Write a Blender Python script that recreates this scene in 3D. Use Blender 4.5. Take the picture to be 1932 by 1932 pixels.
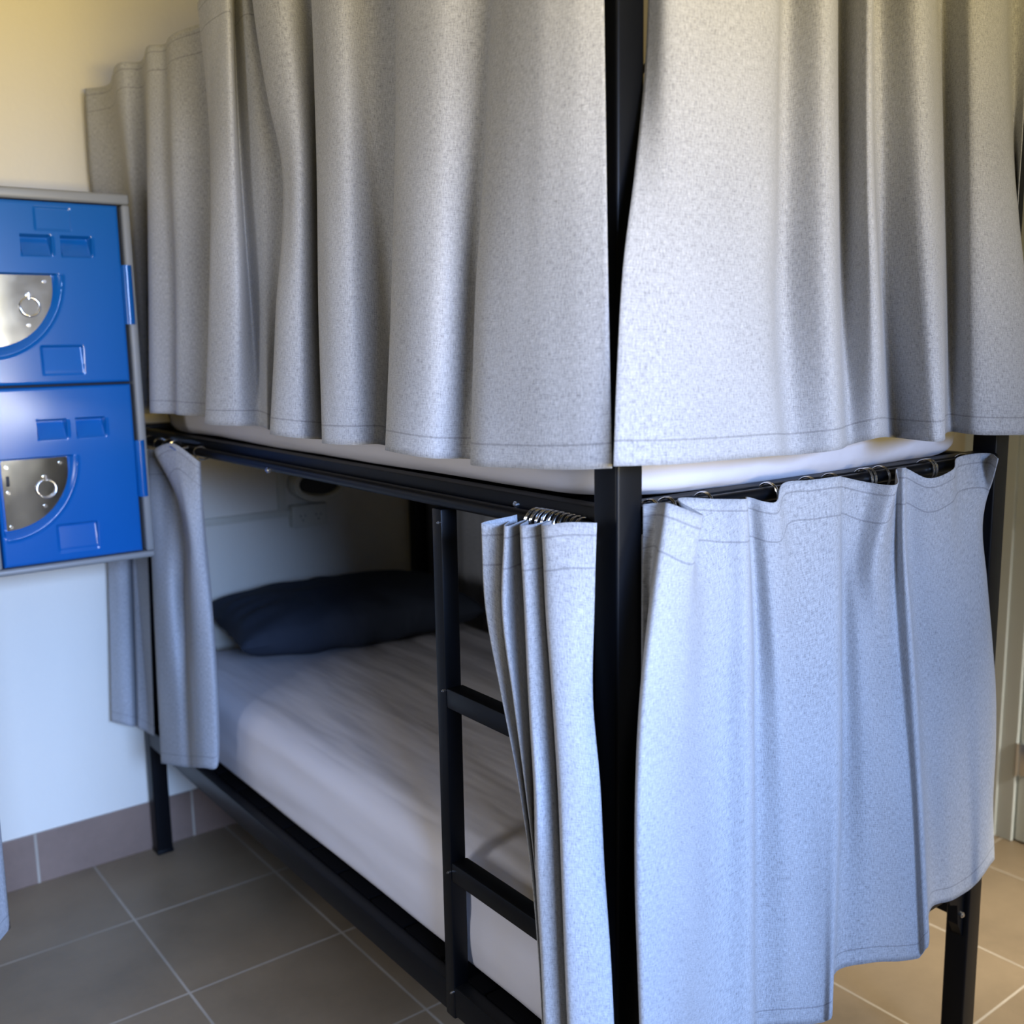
import bpy, bmesh, math, random
from mathutils import Vector, noise, Matrix

for o in list(bpy.data.objects): bpy.data.objects.remove(o)
SC = bpy.context.scene
COL = SC.collection
PI = math.pi

# ------------------------------------------------------------------ camera, world, lights, exposure
cam_d = bpy.data.cameras.new('camera'); cam = bpy.data.objects.new('camera', cam_d); COL.objects.link(cam)
YAW, PITCH, ROLL, FPX = 0.6508, 0.1637, -0.0168, 1961.73
fw = Vector((math.sin(YAW)*math.cos(PITCH), math.cos(YAW)*math.cos(PITCH), -math.sin(PITCH)))
rt = fw.cross(Vector((0,0,1))).normalized(); up = rt.cross(fw)
rt, up = rt*math.cos(ROLL)+up*math.sin(ROLL), -rt*math.sin(ROLL)+up*math.cos(ROLL)
M = Matrix((rt, up, -fw)).transposed().to_4x4(); M.translation = (-0.9016, -0.9620, 1.5)
cam.matrix_world = M
cam_d.sensor_width = 36; cam_d.lens = FPX/1932*36; cam_d.clip_start = 0.02
cam_d.dof.use_dof = True; cam_d.dof.focus_distance = 1.62; cam_d.dof.aperture_fstop = 3.6
SC.camera = cam

W = bpy.data.worlds.new('world'); SC.world = W; W.use_nodes = True
W.node_tree.nodes['Background'].inputs[0].default_value = (1.0, 0.95, 0.74, 1)
W.node_tree.nodes['Background'].inputs[1].default_value = 1.35
SC.view_settings.view_transform = 'Standard'; SC.view_settings.look = 'None'
SC.view_settings.gamma = 1; SC.view_settings.exposure = -0.2; SC.view_settings.use_curve_mapping = False

def area(name, loc, target, sx, sy, energy, col, spread=180):
    l = bpy.data.lights.new(name, 'AREA'); l.shape = 'RECTANGLE'; l.size = sx; l.size_y = sy
    l.energy = energy; l.color = col; l.spread = math.radians(spread)
    o = bpy.data.objects.new(name, l); COL.objects.link(o); o.location = loc
    o.rotation_euler = (Vector(target)-Vector(loc)).to_track_quat('-Z', 'Y').to_euler()
    return o
# daylight through the two windows behind the camera: blue sky comes down, warm sunlit ground bounces up
area('sky_light', (-0.70, -2.90, 1.90), (-0.40, 1.4, 0.36), 1.6, 0.65, 42, (0.33, 0.52, 1.0), 54)
area('ground_bounce_light', (-0.60, -2.90, 1.20), (-0.35, 0.8, 2.65), 1.8, 0.35, 22, (1.0, 0.74, 0.20), 54)
area('locker_glare_light', (0.47, -2.90, 1.20), (-0.38, 1.55, 1.33), 0.40, 0.16, 0.5, (0.92, 0.96, 1.0), 24)  # added lamp in the window, only for the glare patch on the locker
area('side_sky_light', (-2.70, 0.15, 1.45), (0.1, 0.45, 0.55), 0.5, 0.7, 9, (0.88, 0.90, 1.0), 100)
area('right_window_light', (1.98, -1.40, 1.75), (1.55, 0.45, 0.0), 0.5, 0.6, 17, (1.0, 0.94, 0.82), 46)

# ------------------------------------------------------------------ helpers
def mat(name, col=(0.5,0.5,0.5), rough=0.5, metal=0.0, spec=0.5):
    m = bpy.data.materials.new(name); m.use_nodes = True
    b = m.node_tree.nodes['Principled BSDF']
    b.inputs['Base Color'].default_value = (*col, 1); b.inputs['Roughness'].default_value = rough
    b.inputs['Metallic'].default_value = metal; b.inputs['Specular IOR Level'].default_value = spec
    return m
class NT:
    def __init__(s, m): s.t = m.node_tree; s.b = s.t.nodes['Principled BSDF']
    def n(s, typ, **k):
        x = s.t.nodes.new(typ)
        for a, v in k.items(): setattr(x, a, v)
        return x
    def l(s, a, b): s.t.links.new(a, b)
    def math(s, op, a, b=None, c=None):
        x = s.n('ShaderNodeMath', operation=op)
        for i, v in enumerate((a, b, c)):
            if v is None: continue
            if isinstance(v, (int, float)): x.inputs[i].default_value = v
            else: s.l(v, x.inputs[i])
        return x.outputs[0]
    def mix(s, f, a, b, blend='MIX'):
        x = s.n('ShaderNodeMix', data_type='RGBA', blend_type=blend)
        if isinstance(f, (int, float)): x.inputs[0].default_value = f
        else: s.l(f, x.inputs[0])
        for i, v in ((6, a), (7, b)):
            if isinstance(v, tuple): x.inputs[i].default_value = (*v, 1)
            else: s.l(v, x.inputs[i])
        return x.outputs[2]
    def noise(s, vec, scale, detail=2, rough=0.5):
        x = s.n('ShaderNodeTexNoise'); x.inputs['Scale'].default_value = scale
        x.inputs['Detail'].default_value = detail; x.inputs['Roughness'].default_value = rough
        s.l(vec, x.inputs['Vector']); return x.outputs['Fac']
    def scale(s, vec, v):
        x = s.n('ShaderNodeMapping'); x.inputs['Scale'].default_value = v; s.l(vec, x.inputs['Vector']); return x.outputs[0]
    def ramp(s, f, stops):
        x = s.n('ShaderNodeValToRGB'); e = x.color_ramp.elements
        while len(e) < len(stops): e.new(0.5)
        for i, (p, c) in enumerate(stops): e[i].position = p; e[i].color = (*c, 1)
        s.l(f, x.inputs[0]); return x.outputs[0]
    def bump(s, h, strength, dist):
        x = s.n('ShaderNodeBump'); x.inputs['Strength'].default_value = strength; x.inputs['Distance'].default_value = dist
        s.l(h, x.inputs['Height']); s.l(x.outputs[0], s.b.inputs['Normal'])
    def obj(s): return s.n('ShaderNodeTexCoord').outputs['Object']
    def uv(s, layer):
        x = s.n('ShaderNodeUVMap'); x.uv_map = layer; return x.outputs[0]

def tag(o, label=None, cat=None, group=None, kind=None):
    if label: o['label'] = label
    if cat: o['category'] = cat
    if group: o['group'] = group
    if kind: o['kind'] = kind
    return o
def empty(name, loc, label=None, cat=None, group=None):
    o = bpy.data.objects.new(name, None); COL.objects.link(o); o.location = loc; o.empty_display_size = 0.05
    bpy.context.view_layer.update()
    return tag(o, label, cat, group)
def link(name, bm, m, parent=None, smooth=True):
    """bm is in world coordinates; link it as ONE mesh object, its origin on the parent's"""
    bmesh.ops.recalc_face_normals(bm, faces=bm.faces)
    if smooth:
        for f in bm.faces: f.smooth = True
    org = Vector((0,0,0)); p = parent
    while p: org += p.location; p = p.parent
    if parent is None and bm.verts:
        pass
    bmesh.ops.translate(bm, verts=bm.verts, vec=-org)
    me = bpy.data.meshes.new(name); bm.to_mesh(me); bm.free()
    for x in (m if isinstance(m, (list, tuple)) else [m]): me.materials.append(x)
    o = bpy.data.objects.new(name, me); COL.objects.link(o)
    if parent: o.parent = parent
    if smooth:
        try: me.set_sharp_from_angle(angle=math.radians(38))
        except Exception: pass
    return o
def box(bm, x0, x1, y0, y1, z0, z1, bev=0.002, seg=2):
    r = bmesh.ops.create_cube(bm, size=1)
    vs = r['verts']
    for v in vs:
        v.co = Vector(((x0+x1)/2+v.co.x*(x1-x0), (y0+y1)/2+v.co.y*(y1-y0), (z0+z1)/2+v.co.z*(z1-z0)))
    if bev > 0:
        es = {e for v in vs for e in v.link_edges}
        bmesh.ops.bevel(bm, geom=list(es), offset=bev, segments=seg, affect='EDGES', profile=0.5)
    return bm
def tube(bm, pts, r, n=12, closed=False, cap=True):
    pts = [Vector(p) for p in pts]; N = len(pts); rings = []
    prev = None
    for i, p in enumerate(pts):
        if closed: t = (pts[(i+1) % N]-pts[i-1]).normalized()
        else: t = (pts[min(i+1, N-1)]-pts[max(i-1, 0)]).normalized()
        a = prev if prev is not None else (Vector((0,0,1)) if abs(t.z) < 0.9 else Vector((1,0,0)))
        a = (a - t*a.dot(t)).normalized(); prev = a; b = t.cross(a)
        rings.append([bm.verts.new(p+(a*math.cos(2*PI*k/n)+b*math.sin(2*PI*k/n))*r) for k in range(n)])
    for i in range(N if closed else N-1):
        A, B = rings[i], rings[(i+1) % N]
        for k in range(n): bm.faces.new((A[k], A[(k+1) % n], B[(k+1) % n], B[k]))
    if cap and not closed:
        bm.faces.new(rings[0]); bm.faces.new(rings[-1])
    return bm
def cyl(bm, p, q, r, n=16): return tube(bm, [p, q], r, n)
def ring_pts(c, r, ax, n=20, ry=None, tilt=0.0):
    ry = ry or r; out = []
    for k in range(n):
        a = 2*PI*k/n; u, v = r*math.cos(a), ry*math.sin(a)
        if ax == 'y': out.append((c[0]+u, c[1]+v*math.sin(tilt), c[2]+v*math.cos(tilt)))   # lies in xz
        elif ax == 'x': out.append((c[0]+v*math.sin(tilt), c[1]+u, c[2]+v*math.cos(tilt)))
        else: out.append((c[0]+u, c[1]+v, c[2]))
    return out
def sm(a, b, x):
    t = min(max((x-a)/(b-a), 0), 1); return t*t*(3-2*t)

# ------------------------------------------------------------------ materials
def make_fabric(name, base):
    m = mat(name, base, 0.92, 0, 0.15); t = NT(m); uv = t.uv('weave')
    a = t.noise(t.scale(uv, (600, 115, 1)), 1.0, 2, 0.6)
    b = t.noise(t.scale(uv, (120, 560, 1)), 1.0, 2, 0.6)
    c = t.noise(t.scale(uv, (820, 820, 1)), 1.0, 1, 0.6)
    d = t.noise(t.scale(uv, (9, 5, 1)), 1.0, 2, 0.5)
    s = t.math('ADD', t.math('MULTIPLY', a, 0.45), t.math('ADD', t.math('MULTIPLY', b, 0.3), t.math('MULTIPLY', c, 0.25)))
    s = t.math('ADD', s, t.math('MULTIPLY', t.math('SUBTRACT', d, 0.5), 0.10))
    k = tuple
    col = t.ramp(s, [(0.30, k(x*0.42 for x in base)), (0.47, k(x*0.90 for x in base)), (0.56, k(x*1.08 for x in base)), (0.72, k(x*1.5 for x in base))])
    # stitched seams: one above the hem, two below the top edge
    sep = t.n('ShaderNodeSeparateXYZ'); t.l(uv, sep.inputs[0]); sep2 = t.n('ShaderNodeSeparateXYZ'); t.l(t.uv('from_top'), sep2.inputs[0])
    def line(v, at, w=0.0013): return t.math('LESS_THAN', t.math('ABSOLUTE', t.math('SUBTRACT', v, at)), w)
    ln = t.math('MAXIMUM', line(sep.outputs[1], 0.030), t.math('MAXIMUM', line(sep2.outputs[1], 0.016), line(sep2.outputs[1], 0.058)))
    col = t.mix(t.math('MULTIPLY', ln, 0.45), col, tuple(x*0.35 for x in base))
    t.l(col, t.b.inputs['Base Color'])
    h = t.math('SUBTRACT', s, t.math('MULTIPLY', ln, 0.8))
    t.bump(h, 0.35, 0.0015)
    t.b.inputs['Sheen Weight'].default_value = 0.15
    return m
FABRIC = make_fabric('grey_linen_weave', (0.40, 0.405, 0.415))
def make_steel():
    m = mat('black_powder_coat', (0.0025, 0.003, 0.0042), 0.42, 0, 0.22); t = NT(m)
    t.bump(t.noise(t.obj(), 900, 2), 0.08, 0.0006); return m
BLACK = make_steel()
SLATS = mat('matt_black_slats', (0.002, 0.002, 0.0025), 0.9, 0, 0.05)
CHROME = mat('chrome_wire', (0.80, 0.80, 0.80), 0.16, 1.0)
BOLT = mat('zinc_bolt', (0.62, 0.62, 0.62), 0.3, 1.0)
def make_sheet(name, col):
    m = mat(name, col, 0.85, 0, 0.2); t = NT(m); o = t.obj()
    n1 = t.noise(t.scale(o, (15, 2.4, 9)), 1.0, 2, 0.5)
    n2 = t.noise(t.scale(o, (600, 600, 600)), 1.0, 1)
    t.bump(t.math('ADD', n1, t.math('MULTIPLY', n2, 0.02)), 0.6, 0.014); return m
SHEET = make_sheet('pale_cotton_sheet', (0.62, 0.60, 0.62))
PILLOW = make_sheet('charcoal_cotton', (0.034, 0.042, 0.06))
def make_wall(name, col):
    m = mat(name, col, 0.75, 0, 0.3); t = NT(m); o = t.obj()
    t.bump(t.noise(o, 70, 4, 0.6), 0.35, 0.004); return m
DIMWALL = make_wall('bounce_cut_dark_wall', (0.18, 0.18, 0.18))  # unseen walls, coloured dark to cut the light they bounce back
WALL = make_wall('cream_wall_paint', (0.74, 0.70, 0.60))
CEIL = make_wall('white_ceiling_paint', (0.80, 0.78, 0.72))
TRIM = mat('grey_white_gloss_paint', (0.66, 0.70, 0.69), 0.4)
TX, TY, TT = -0.1694, 1.6814, 0.4006
def make_tiles(name, base, x0, y0, tx, ty, axes, g0=0.0030, grout=(0.42, 0.36, 0.28)):
    m = mat(name, base, 0.42, 0, 0.4); t = NT(m); o = t.obj()
    sp = t.n('ShaderNodeSeparateXYZ'); t.l(o, sp.inputs[0])
    ln = None; cells = []
    for ax, off, T in ((axes[0], x0, tx), (axes[1], y0, ty)):
        if ax is None: continue
        q = t.math('DIVIDE', t.math('SUBTRACT', sp.outputs[ax], off), T)
        f = t.math('FRACT', q); e = t.math('MULTIPLY', t.math('MINIMUM', f, t.math('SUBTRACT', 1.0, f)), T)
        cells.append(t.math('FLOOR', q))
        s = t.math('LESS_THAN', e, g0); ln = s if ln is None else t.math('MAXIMUM', ln, s)
    cv = t.n('ShaderNodeCombineXYZ')
    for i, c in enumerate(cells): t.l(c, cv.inputs[i])
    wn = t.n('ShaderNodeTexWhiteNoise', noise_dimensions='3D'); t.l(cv.outputs[0], wn.inputs['Vector'])
    n1 = t.noise(o, 5, 5, 0.6); n2 = t.noise(o, 60, 3, 0.6)
    s = t.math('ADD', t.math('MULTIPLY', n1, 0.6), t.math('ADD', t.math('MULTIPLY', n2, 0.15), t.math('MULTIPLY', wn.outputs['Value'], 0.12)))
    col = t.ramp(s, [(0.25, tuple(x*0.80 for x in base)), (0.65, tuple(x*1.18 for x in base))])
    g = t.ramp(t.noise(o, 4, 3), [(0.35, tuple(x*0.7 for x in grout)), (0.65, grout)])
    t.l(t.mix(ln, col, g), t.b.inputs['Base Color'])
    t.l(t.math('ADD', t.math('MULTIPLY', ln, 0.4), t.math('ADD', 0.36, t.math('MULTIPLY', n2, 0.12))), t.b.inputs['Roughness'])
    t.bump(t.math('SUBTRACT', t.math('MULTIPLY', n2, 0.08), ln), 0.5, 0.0015)
    return m
FLOOR = make_tiles('brown_floor_tiles', (0.23, 0.170, 0.105), TX, TY, TT, TT, (0, 1))
SKIRT = make_tiles('brown_skirting_tiles', (0.22, 0.150, 0.112), -0.319, 0, 0.451, 1, (0, None), 0.0035)
BLUE = mat('blue_moulded_plastic', (0.002, 0.094, 0.34), 0.2, 0, 0.5)
GREYP = mat('grey_moulded_plastic', (0.22, 0.225, 0.22), 0.45)
DARKGAP = mat('locker_gap_shade', (0.01, 0.012, 0.016), 0.7)  # dark sheet colour painting the shade in the gaps round the locker doors
def make_brushed():
    m = mat('brushed_steel_plate', (0.78, 0.77, 0.73), 0.12, 1.0); t = NT(m)
    n = t.noise(t.scale(t.obj(), (30, 30, 30)), 1.0, 4)
    t.l(t.math('ADD', 0.07, t.math('MULTIPLY', n, 0.07)), t.b.inputs['Roughness']); return m
PLATE = make_brushed()
CREAMP = mat('cream_plastic', (0.62, 0.60, 0.50), 0.4)
DARKP = mat('dark_lamp_mouth', (0.02, 0.02, 0.02), 0.5)
SLOT = mat('black_slot', (0.004, 0.004, 0.004), 0.6)
# ------------------------------------------------------------------ the room
X0, X1, Y0, Y1, H = -2.75, 2.03, -2.95, 2.058, 2.75
def struct(name, bm, m, smooth=False, parent=None):
    o = link(name, bm, m, parent, smooth)
    if parent is None: o['kind'] = 'structure'
    return o
struct('floor', box(bmesh.new(), X0-0.15, X1+0.15, Y0-0.15, Y1+0.15, -0.1, 0, 0), FLOOR)
struct('ceiling', box(bmesh.new(), X0-0.15, X1+0.15, Y0-0.15, Y1+0.15, H, H+0.1, 0), CEIL)
struct('wall_back', box(bmesh.new(), X0-0.15, X1+0.15, Y1, Y1+0.15, 0, H, 0), WALL)
def wall_hole(bm, ax, a0, a1, t0, t1, h0, h1, z0, z1):
    def b(u0, u1, w0, w1):
        if u1-u0 < 1e-6 or w1-w0 < 1e-6: return
        if ax == 'x': box(bm, u0, u1, t0, t1, w0, w1, 0)
        else: box(bm, t0, t1, u0, u1, w0, w1, 0)
    b(a0, h0, 0, H); b(h1, a1, 0, H); b(h0, h1, 0, z0); b(h0, h1, z1, H)
    return bm
struct('wall_front', wall_hole(bmesh.new(), 'x', X0-0.15, X1+0.15, Y0-0.15, Y0, -1.5, 1.05, 1.04, 2.3), DIMWALL)
struct('wall_left', wall_hole(bmesh.new(), 'y', Y0, Y1, X0-0.15, X0, -0.25, 0.55, 0.95, 2.0), DIMWALL)
DY0, DY1, DZ = -0.36, 0.455, 2.04
wr_ = wall_hole(bmesh.new(), 'y', -0.8, Y1, X1, X1+0.15, DY0, DY1, 0, DZ)
wall_hole(wr_, 'y', Y0, -0.8, X1, X1+0.15, -2.3, -1.2, 0.9, 2.1); struct('wall_right', wr_, WALL)
def wframe(name, ax, t0, t1, h0, h1, z0, z1):
    bm = bmesh.new(); w = 0.05
    for u0, u1, a, b in ((h0, h1, z0, z0+w), (h0, h1, z1-w, z1), (h0, h0+w, z0+w, z1-w), (h1-w, h1, z0+w, z1-w), ((h0+h1)/2-w/2, (h0+h1)/2+w/2, z0+w, z1-w)):
        if ax == 'x': box(bm, u0, u1, t0, t1, a, b, 0.003)
        else: box(bm, t0, t1, u0, u1, a, b, 0.003)
    return struct(name, bm, TRIM)
wframe('window_1', 'x', Y0-0.11, Y0-0.05, -1.5, 1.05, 1.04, 2.3)
wframe('window_2', 'y', X0-0.11, X0-0.05, -0.25, 0.55, 0.95, 2.0)
wframe('window_3', 'y', X1+0.05, X1+0.11, -2.3, -1.2, 0.9, 2.1)
struct('baseboard_back', box(bmesh.new(), X0, X1, Y1-0.010, Y1, 0, 0.147, 0.001), SKIRT)
b_ = box(bmesh.new(), X1-0.012, X1, 0.66, Y1-0.012, 0, 0.10, 0.001); struct('baseboard_right', b_, TRIM)
# steel door frame and door in the right wall
bm = bmesh.new()
for y0, y1, d in ((DY1-0.004, DY1+0.045, 0.006), (DY1+0.045, DY1+0.165, 0.012), (DY1+0.165, DY1+0.20, 0.020)):
    box(bm, X1-d, X1+0.05, y0, y1, 0, DZ+0.02, 0.002)
for y0, y1, d in ((DY0-0.045, DY0+0.004, 0.006), (DY0-0.15, DY0-0.045, 0.012)):
    box(bm, X1-d, X1+0.05, y0, y1, 0, DZ+0.02, 0.002)
box(bm, X1-0.012, X1+0.05, DY0-0.15, DY1+0.2, DZ, DZ+0.10, 0.002)
struct('trim_1', bm, TRIM)
d1 = struct('door_1', box(bmesh.new(), X1+0.004, X1+0.042, DY0+0.008, DY1-0.010, 0.006, DZ-0.004, 0.002), mat('pale_grey_door_paint', (0.68, 0.73, 0.71), 0.4))
for z in (0.26, 1.02, 1.80):
    hb = bmesh.new(); cyl(hb, (X1-0.006, DY1-0.006, z-0.05), (X1-0.006, DY1-0.006, z+0.05), 0.007, 12)
    box(hb, X1-0.004, X1+0.0045, DY1-0.036, DY1-0.006, z-0.048, z+0.048, 0.0005)
    for k in (-0.024, 0.0, 0.024): cyl(hb, (X1-0.006, DY1-0.006, z+k-0.0012), (X1-0.006, DY1-0.006, z+k+0.0012), 0.0078, 12)
    link('door_hinge', hb, BOLT, d1)
hb = bmesh.new(); cyl(hb, (X1+0.004, DY0+0.07, 1.0), (X1-0.05, DY0+0.07, 1.0), 0.010); cyl(hb, (X1-0.045, DY0+0.07, 1.0), (X1-0.045, DY0+0.19, 1.0), 0.009)
link('door_handle', hb, BOLT, d1)

# ------------------------------------------------------------------ bunk bed
BW, BL, PW, PH = 0.9862, 2.0389, 0.0465, 2.158
def bolt(p, ax, parent, r=0.006):
    bm = bmesh.new(); d = {'x': Vector((-0.004,0,0)), 'y': Vector((0,-0.004,0))}[ax]; p = Vector(p)
    cyl(bm, p-d*0.5, p+d, r, 12); cyl(bm, p+d, p+d*1.6, r*0.6, 6)
    return link('bolt', bm, BOLT, parent)
bed = empty('bunk_bed', (0, 0, 0), 'tall black steel bunk bed with ladder and grey curtains hung all round it', 'bunk bed')
for x, y in ((0, 0), (BW-PW, 0), (0, BL-PW), (BW-PW, BL-PW)):
    po = link('post', box(bmesh.new(), x, x+PW, y, y+PW, 0.004, PH, 0.0045, 3), BLACK, bed)
    link('foot_cap', box(bmesh.new(), x-0.001, x+PW+0.001, y-0.001, y+PW+0.001, 0, 0.012, 0.002), BLACK, po)
def long_rail(x, z0, z1, name='side_rail', d=0.028):
    return link(name, box(bmesh.new(), x, x+d, PW, BL-PW, z0, z1, 0.003), BLACK, bed)
def end_rail(y, z0, z1, name='end_rail', d=0.028):
    return link(name, box(bmesh.new(), PW, BW-PW, y, y+d, z0, z1, 0.003), BLACK, bed)
r1 = long_rail(0.020, 1.236, 1.278); long_rail(BW-0.048, 1.236, 1.278)
r3 = long_rail(0.0, 0.345, 0.40); long_rail(BW-0.028, 0.345, 0.40)
end_rail(0.020, 1.240, 1.284); end_rail(BL-0.048, 1.240, 1.284)
re = end_rail(0.006, 0.425, 0.468); end_rail(BL-0.034, 0.345, 0.40)
long_rail(0.024, 1.60, 1.63, 'guard_rail'); long_rail(BW-0.050, 1.60, 1.63, 'guard_rail')
end_rail(0.024, 1.60, 1.63, 'guard_rail'); end_rail(BL-0.050, 1.60, 1.63, 'guard_rail')
def rod(p, q, r=0.0105): return link('curtain_rod', cyl(bmesh.new(), p, q, r, 20), BLACK, bed)
rl = rod((0.004, PW, 1.2500), (0.004, BL-PW, 1.2500)); rod((PW, 0.004, 1.2730), (BW-PW, 0.004, 1.2730))
rod((BW-0.004, PW, 1.250), (BW-0.004, BL-PW, 1.250))
rod((0.034, PW, 2.135), (0.034, BL-PW, 2.135)); rod((PW, 0.034, 2.135), (BW-PW, 0.034, 2.135))
rod((BW-0.034, PW, 2.135), (BW-0.034, BL-PW, 2.135)); rod((PW, BL-0.024, 2.135), (BW-PW, BL-0.024, 2.135))
bolt((-0.0045, 1.045, 1.243), 'x', r1); bolt((0.020, 0.235, 1.262), 'x', r1, 0.005)
for k in range(15):
    y = 0.10 + k*0.131
    link('bed_slat', box(bmesh.new(), 0.028, BW-0.028, y, y+0.122, 0.388, 0.404, 0.002), SLATS, bed)
    link('bed_slat', box(bmesh.new(), 0.048, BW-0.048, y, y+0.072, 1.258, 1.272, 0.002), SLATS, bed)
# corner gussets under the end rail
def gusset(xa, sgn):
    bm = bmesh.new()
    prof = [(0, 0.425), (0.060, 0.425), (0.052, 0.408), (0.026, 0.398), (0.020, 0.355), (0.006, 0.330), (0, 0.322)]
    f = [bm.verts.new((xa+sgn*u, 0.010, z)) for u, z in prof]; b = [bm.verts.new((xa+sgn*u, 0.030, z)) for u, z in prof]
    bm.faces.new(f); bm.faces.new(b); n = len(prof)
    for i in range(n): bm.faces.new((f[i], f[(i+1) % n], b[(i+1) % n], b[i]))
    g = link('gusset_bracket', bm, BLACK, bed, False); bolt((xa+sgn*0.011, 0.010, 0.374), 'y', g, 0.006)
gusset(BW-PW, -1); gusset(PW, 1)
# ladder on the long side next to the near post
lad = link('ladder', box(bmesh.new(), -0.002, 0.030, 0.407, 0.434, 0.340, 1.236, 0.003), BLACK, bed)
lad2 = link('ladder_upright', box(bmesh.new(), -0.002, 0.030, 0.062, 0.089, 0.340, 1.236, 0.003), BLACK, lad)
for z in (0.598, 0.905):
    rg = link('ladder_rung', box(bmesh.new(), -0.001, 0.032, 0.089, 0.407, z, z+0.034, 0.003), BLACK, lad)
for z in (0.615, 0.935, 0.392, 1.215): bolt((-0.002, 0.4095, z), 'x', lad, 0.0022)

# ------------------------------------------------------------------ mattresses and pillow
def rr(x0, x1, y0, y1, r, n=10):
    out = []
    for cx, cy, a0 in ((x1-r, y1-r, 0), (x0+r, y1-r, 90), (x0+r, y0+r, 180), (x1-r, y0+r, 270)):
        for k in range(n+1):
            a = math.radians(a0+90*k/n); out.append((cx+r*math.cos(a), cy+r*math.sin(a)))
    return out
def resample(poly, N):
    P = [Vector((p[0], p[1])) for p in poly]; P.append(P[0]); L = [0]
    for i in range(1, len(P)): L.append(L[-1]+(P[i]-P[i-1]).length)
    out = []; j = 0
    for k in range(N):
        s = L[-1]*k/N
        while L[j+1] < s: j += 1
        out.append(P[j].lerp(P[j+1], (s-L[j])/max(L[j+1]-L[j], 1e-9)))
    return out
def mattress(name, x0, x1, y0, y1, z0, z1, rc, label, seed):
    """rounded slab: shells of a rounded rectangle, bulging sides, a crowned top and pulled-sheet wrinkles"""
    N = 360; base = resample(rr(x0, x1, y0, y1, rc), N); bm = bmesh.new(); rings = []
    h = z1-z0; prof = []
    for k in range(9): a = PI/2*k/8; prof.append((0.035*(1-math.sin(a)) + 0.004, 0.030*(1-math.cos(a))))          # bottom edge
    for k in range(1, 9): prof.append((0.004*(1-math.sin(PI*k/9)), 0.03+(h-0.085)*k/9))
    for k in range(11): a = PI/2*k/10; prof.append((0.05*(1-math.cos(a)) + 0.004, h-0.055+0.055*math.sin(a)))
    for k in range(1, 26): prof.append((0.054+(0.42-0.054)*k/25, h))
    cx, cy = (x0+x1)/2, (y0+y1)/2
    for ins, z in prof:
        ring = []
        for p in base:
            d = Vector((p.x-cx, p.y-cy)); sx = (abs(x1-x0)/2-ins)/(abs(x1-x0)/2); sy = (abs(y1-y0)/2-ins)/(abs(y1-y0)/2)
            q = Vector((cx+d.x*max(sx, 0.02), cy+d.y*max(sy, 0.02), z0+z))
            crown = 0.014*min(ins/0.25, 1) if z >= h-1e-6 else 0
            wr = 0.0
            side = sm(0.02, 0.06, z)
            wr += 0.0075*noise.noise(Vector((q.x*5+seed, q.y*1.5-q.z*3.0, q.z*19+q.y*1.2)))*side            # long stretch folds along the edge
            wr += 0.0045*noise.noise(Vector(((q.x-q.y*0.18)*15+seed, q.y*1.7, 3.1)))*(1 if z > h*0.7 else 0.3)
            n3 = Vector((d.x, d.y, 0)).normalized()
            q += n3*wr*(1 if z < h*0.8 else 0.3); q.z += crown + wr*(1.0 if z > h*0.8 else 0.2)
            if z < 0.012: q.z += 0.006*noise.noise(Vector((q.y*3+seed, q.x*3, 0)))
            ring.append(bm.verts.new(q))
        rings.append(ring)
    for A, B in zip(rings, rings[1:]):
        for k in range(N): bm.faces.new((A[k], A[(k+1) % N], B[(k+1) % N], B[k]))
    bm.faces.new(rings[0]); bm.faces.new(rings[-1])
    bmesh.ops.triangulate(bm, faces=[f for f in bm.faces if len(f.verts) > 4])
    o = link(name, bm, SHEET); tag(o, label, 'mattress'); return o
mattress('mattress', 0.036, 0.950, 0.052, 1.935, 0.407, 0.618, 0.10, 'mattress in a pale wrinkled sheet on the lower bunk behind the ladder', 1.0)
mattress('mattress', 0.030, 0.952, 0.030, 1.84, 1.279, 1.450, 0.13, 'mattress in a pale sheet showing below the upper curtains on the top bunk', 7.0)

def pillow():
    L, Wd, T = 0.74, 0.44, 0.165; bm = bmesh.new(); NX, NY = 60, 44; G = {}
    for s in (1, -1):
        for i in range(NX+1):
            for j in range(NY+1):
                u, v = -1+2*i/NX, -1+2*j/NY
                e = (1-abs(u)**2.6)*(1-abs(v)**2.6); e = max(e, 0)**0.40
                pin = 1-0.055*(1-abs(u)**2)*(abs(v)**3); pin2 = 1-0.05*(1-abs(v)**2)*(abs(u)**3)
                x = u*L/2*pin2; y = v*Wd/2*pin
                z = s*e*T/2
                z += 0.008*noise.noise(Vector((u*3, v*3, s)))*e
                ang = math.atan2(v, u); z += 0.006*math.sin(ang*16)*sm(0.55, 0.95, max(abs(u), abs(v)))*(1 if e > 0.01 else 0)*e
                edge = i in (0, NX) or j in (0, NY)
                key = (i, j, 0 if edge else s)
                if key not in G: G[key] = bm.verts.new((x, y, z))
        for i in range(NX):
            for j in range(NY):
                q = [G[(a, b, 0 if (a in (0, NX) or b in (0, NY)) else s)] for a, b in ((i, j), (i+1, j), (i+1, j+1), (i, j+1))]
                if len(set(q)) == 4:
                    try: bm.faces.new(q)
                    except ValueError: pass
    R = Matrix.Translation((0.53, 1.755, 0.712)) @ Matrix.Rotation(math.radians(-8), 4, 'Z') @ Matrix.Rotation(math.radians(2), 4, 'X')
    bmesh.ops.transform(bm, matrix=R, verts=bm.verts)
    o = link('pillow', bm, PILLOW); tag(o, 'plump charcoal pillow at the head of the lower bunk', 'pillow')
    return o
pillow()

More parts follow.
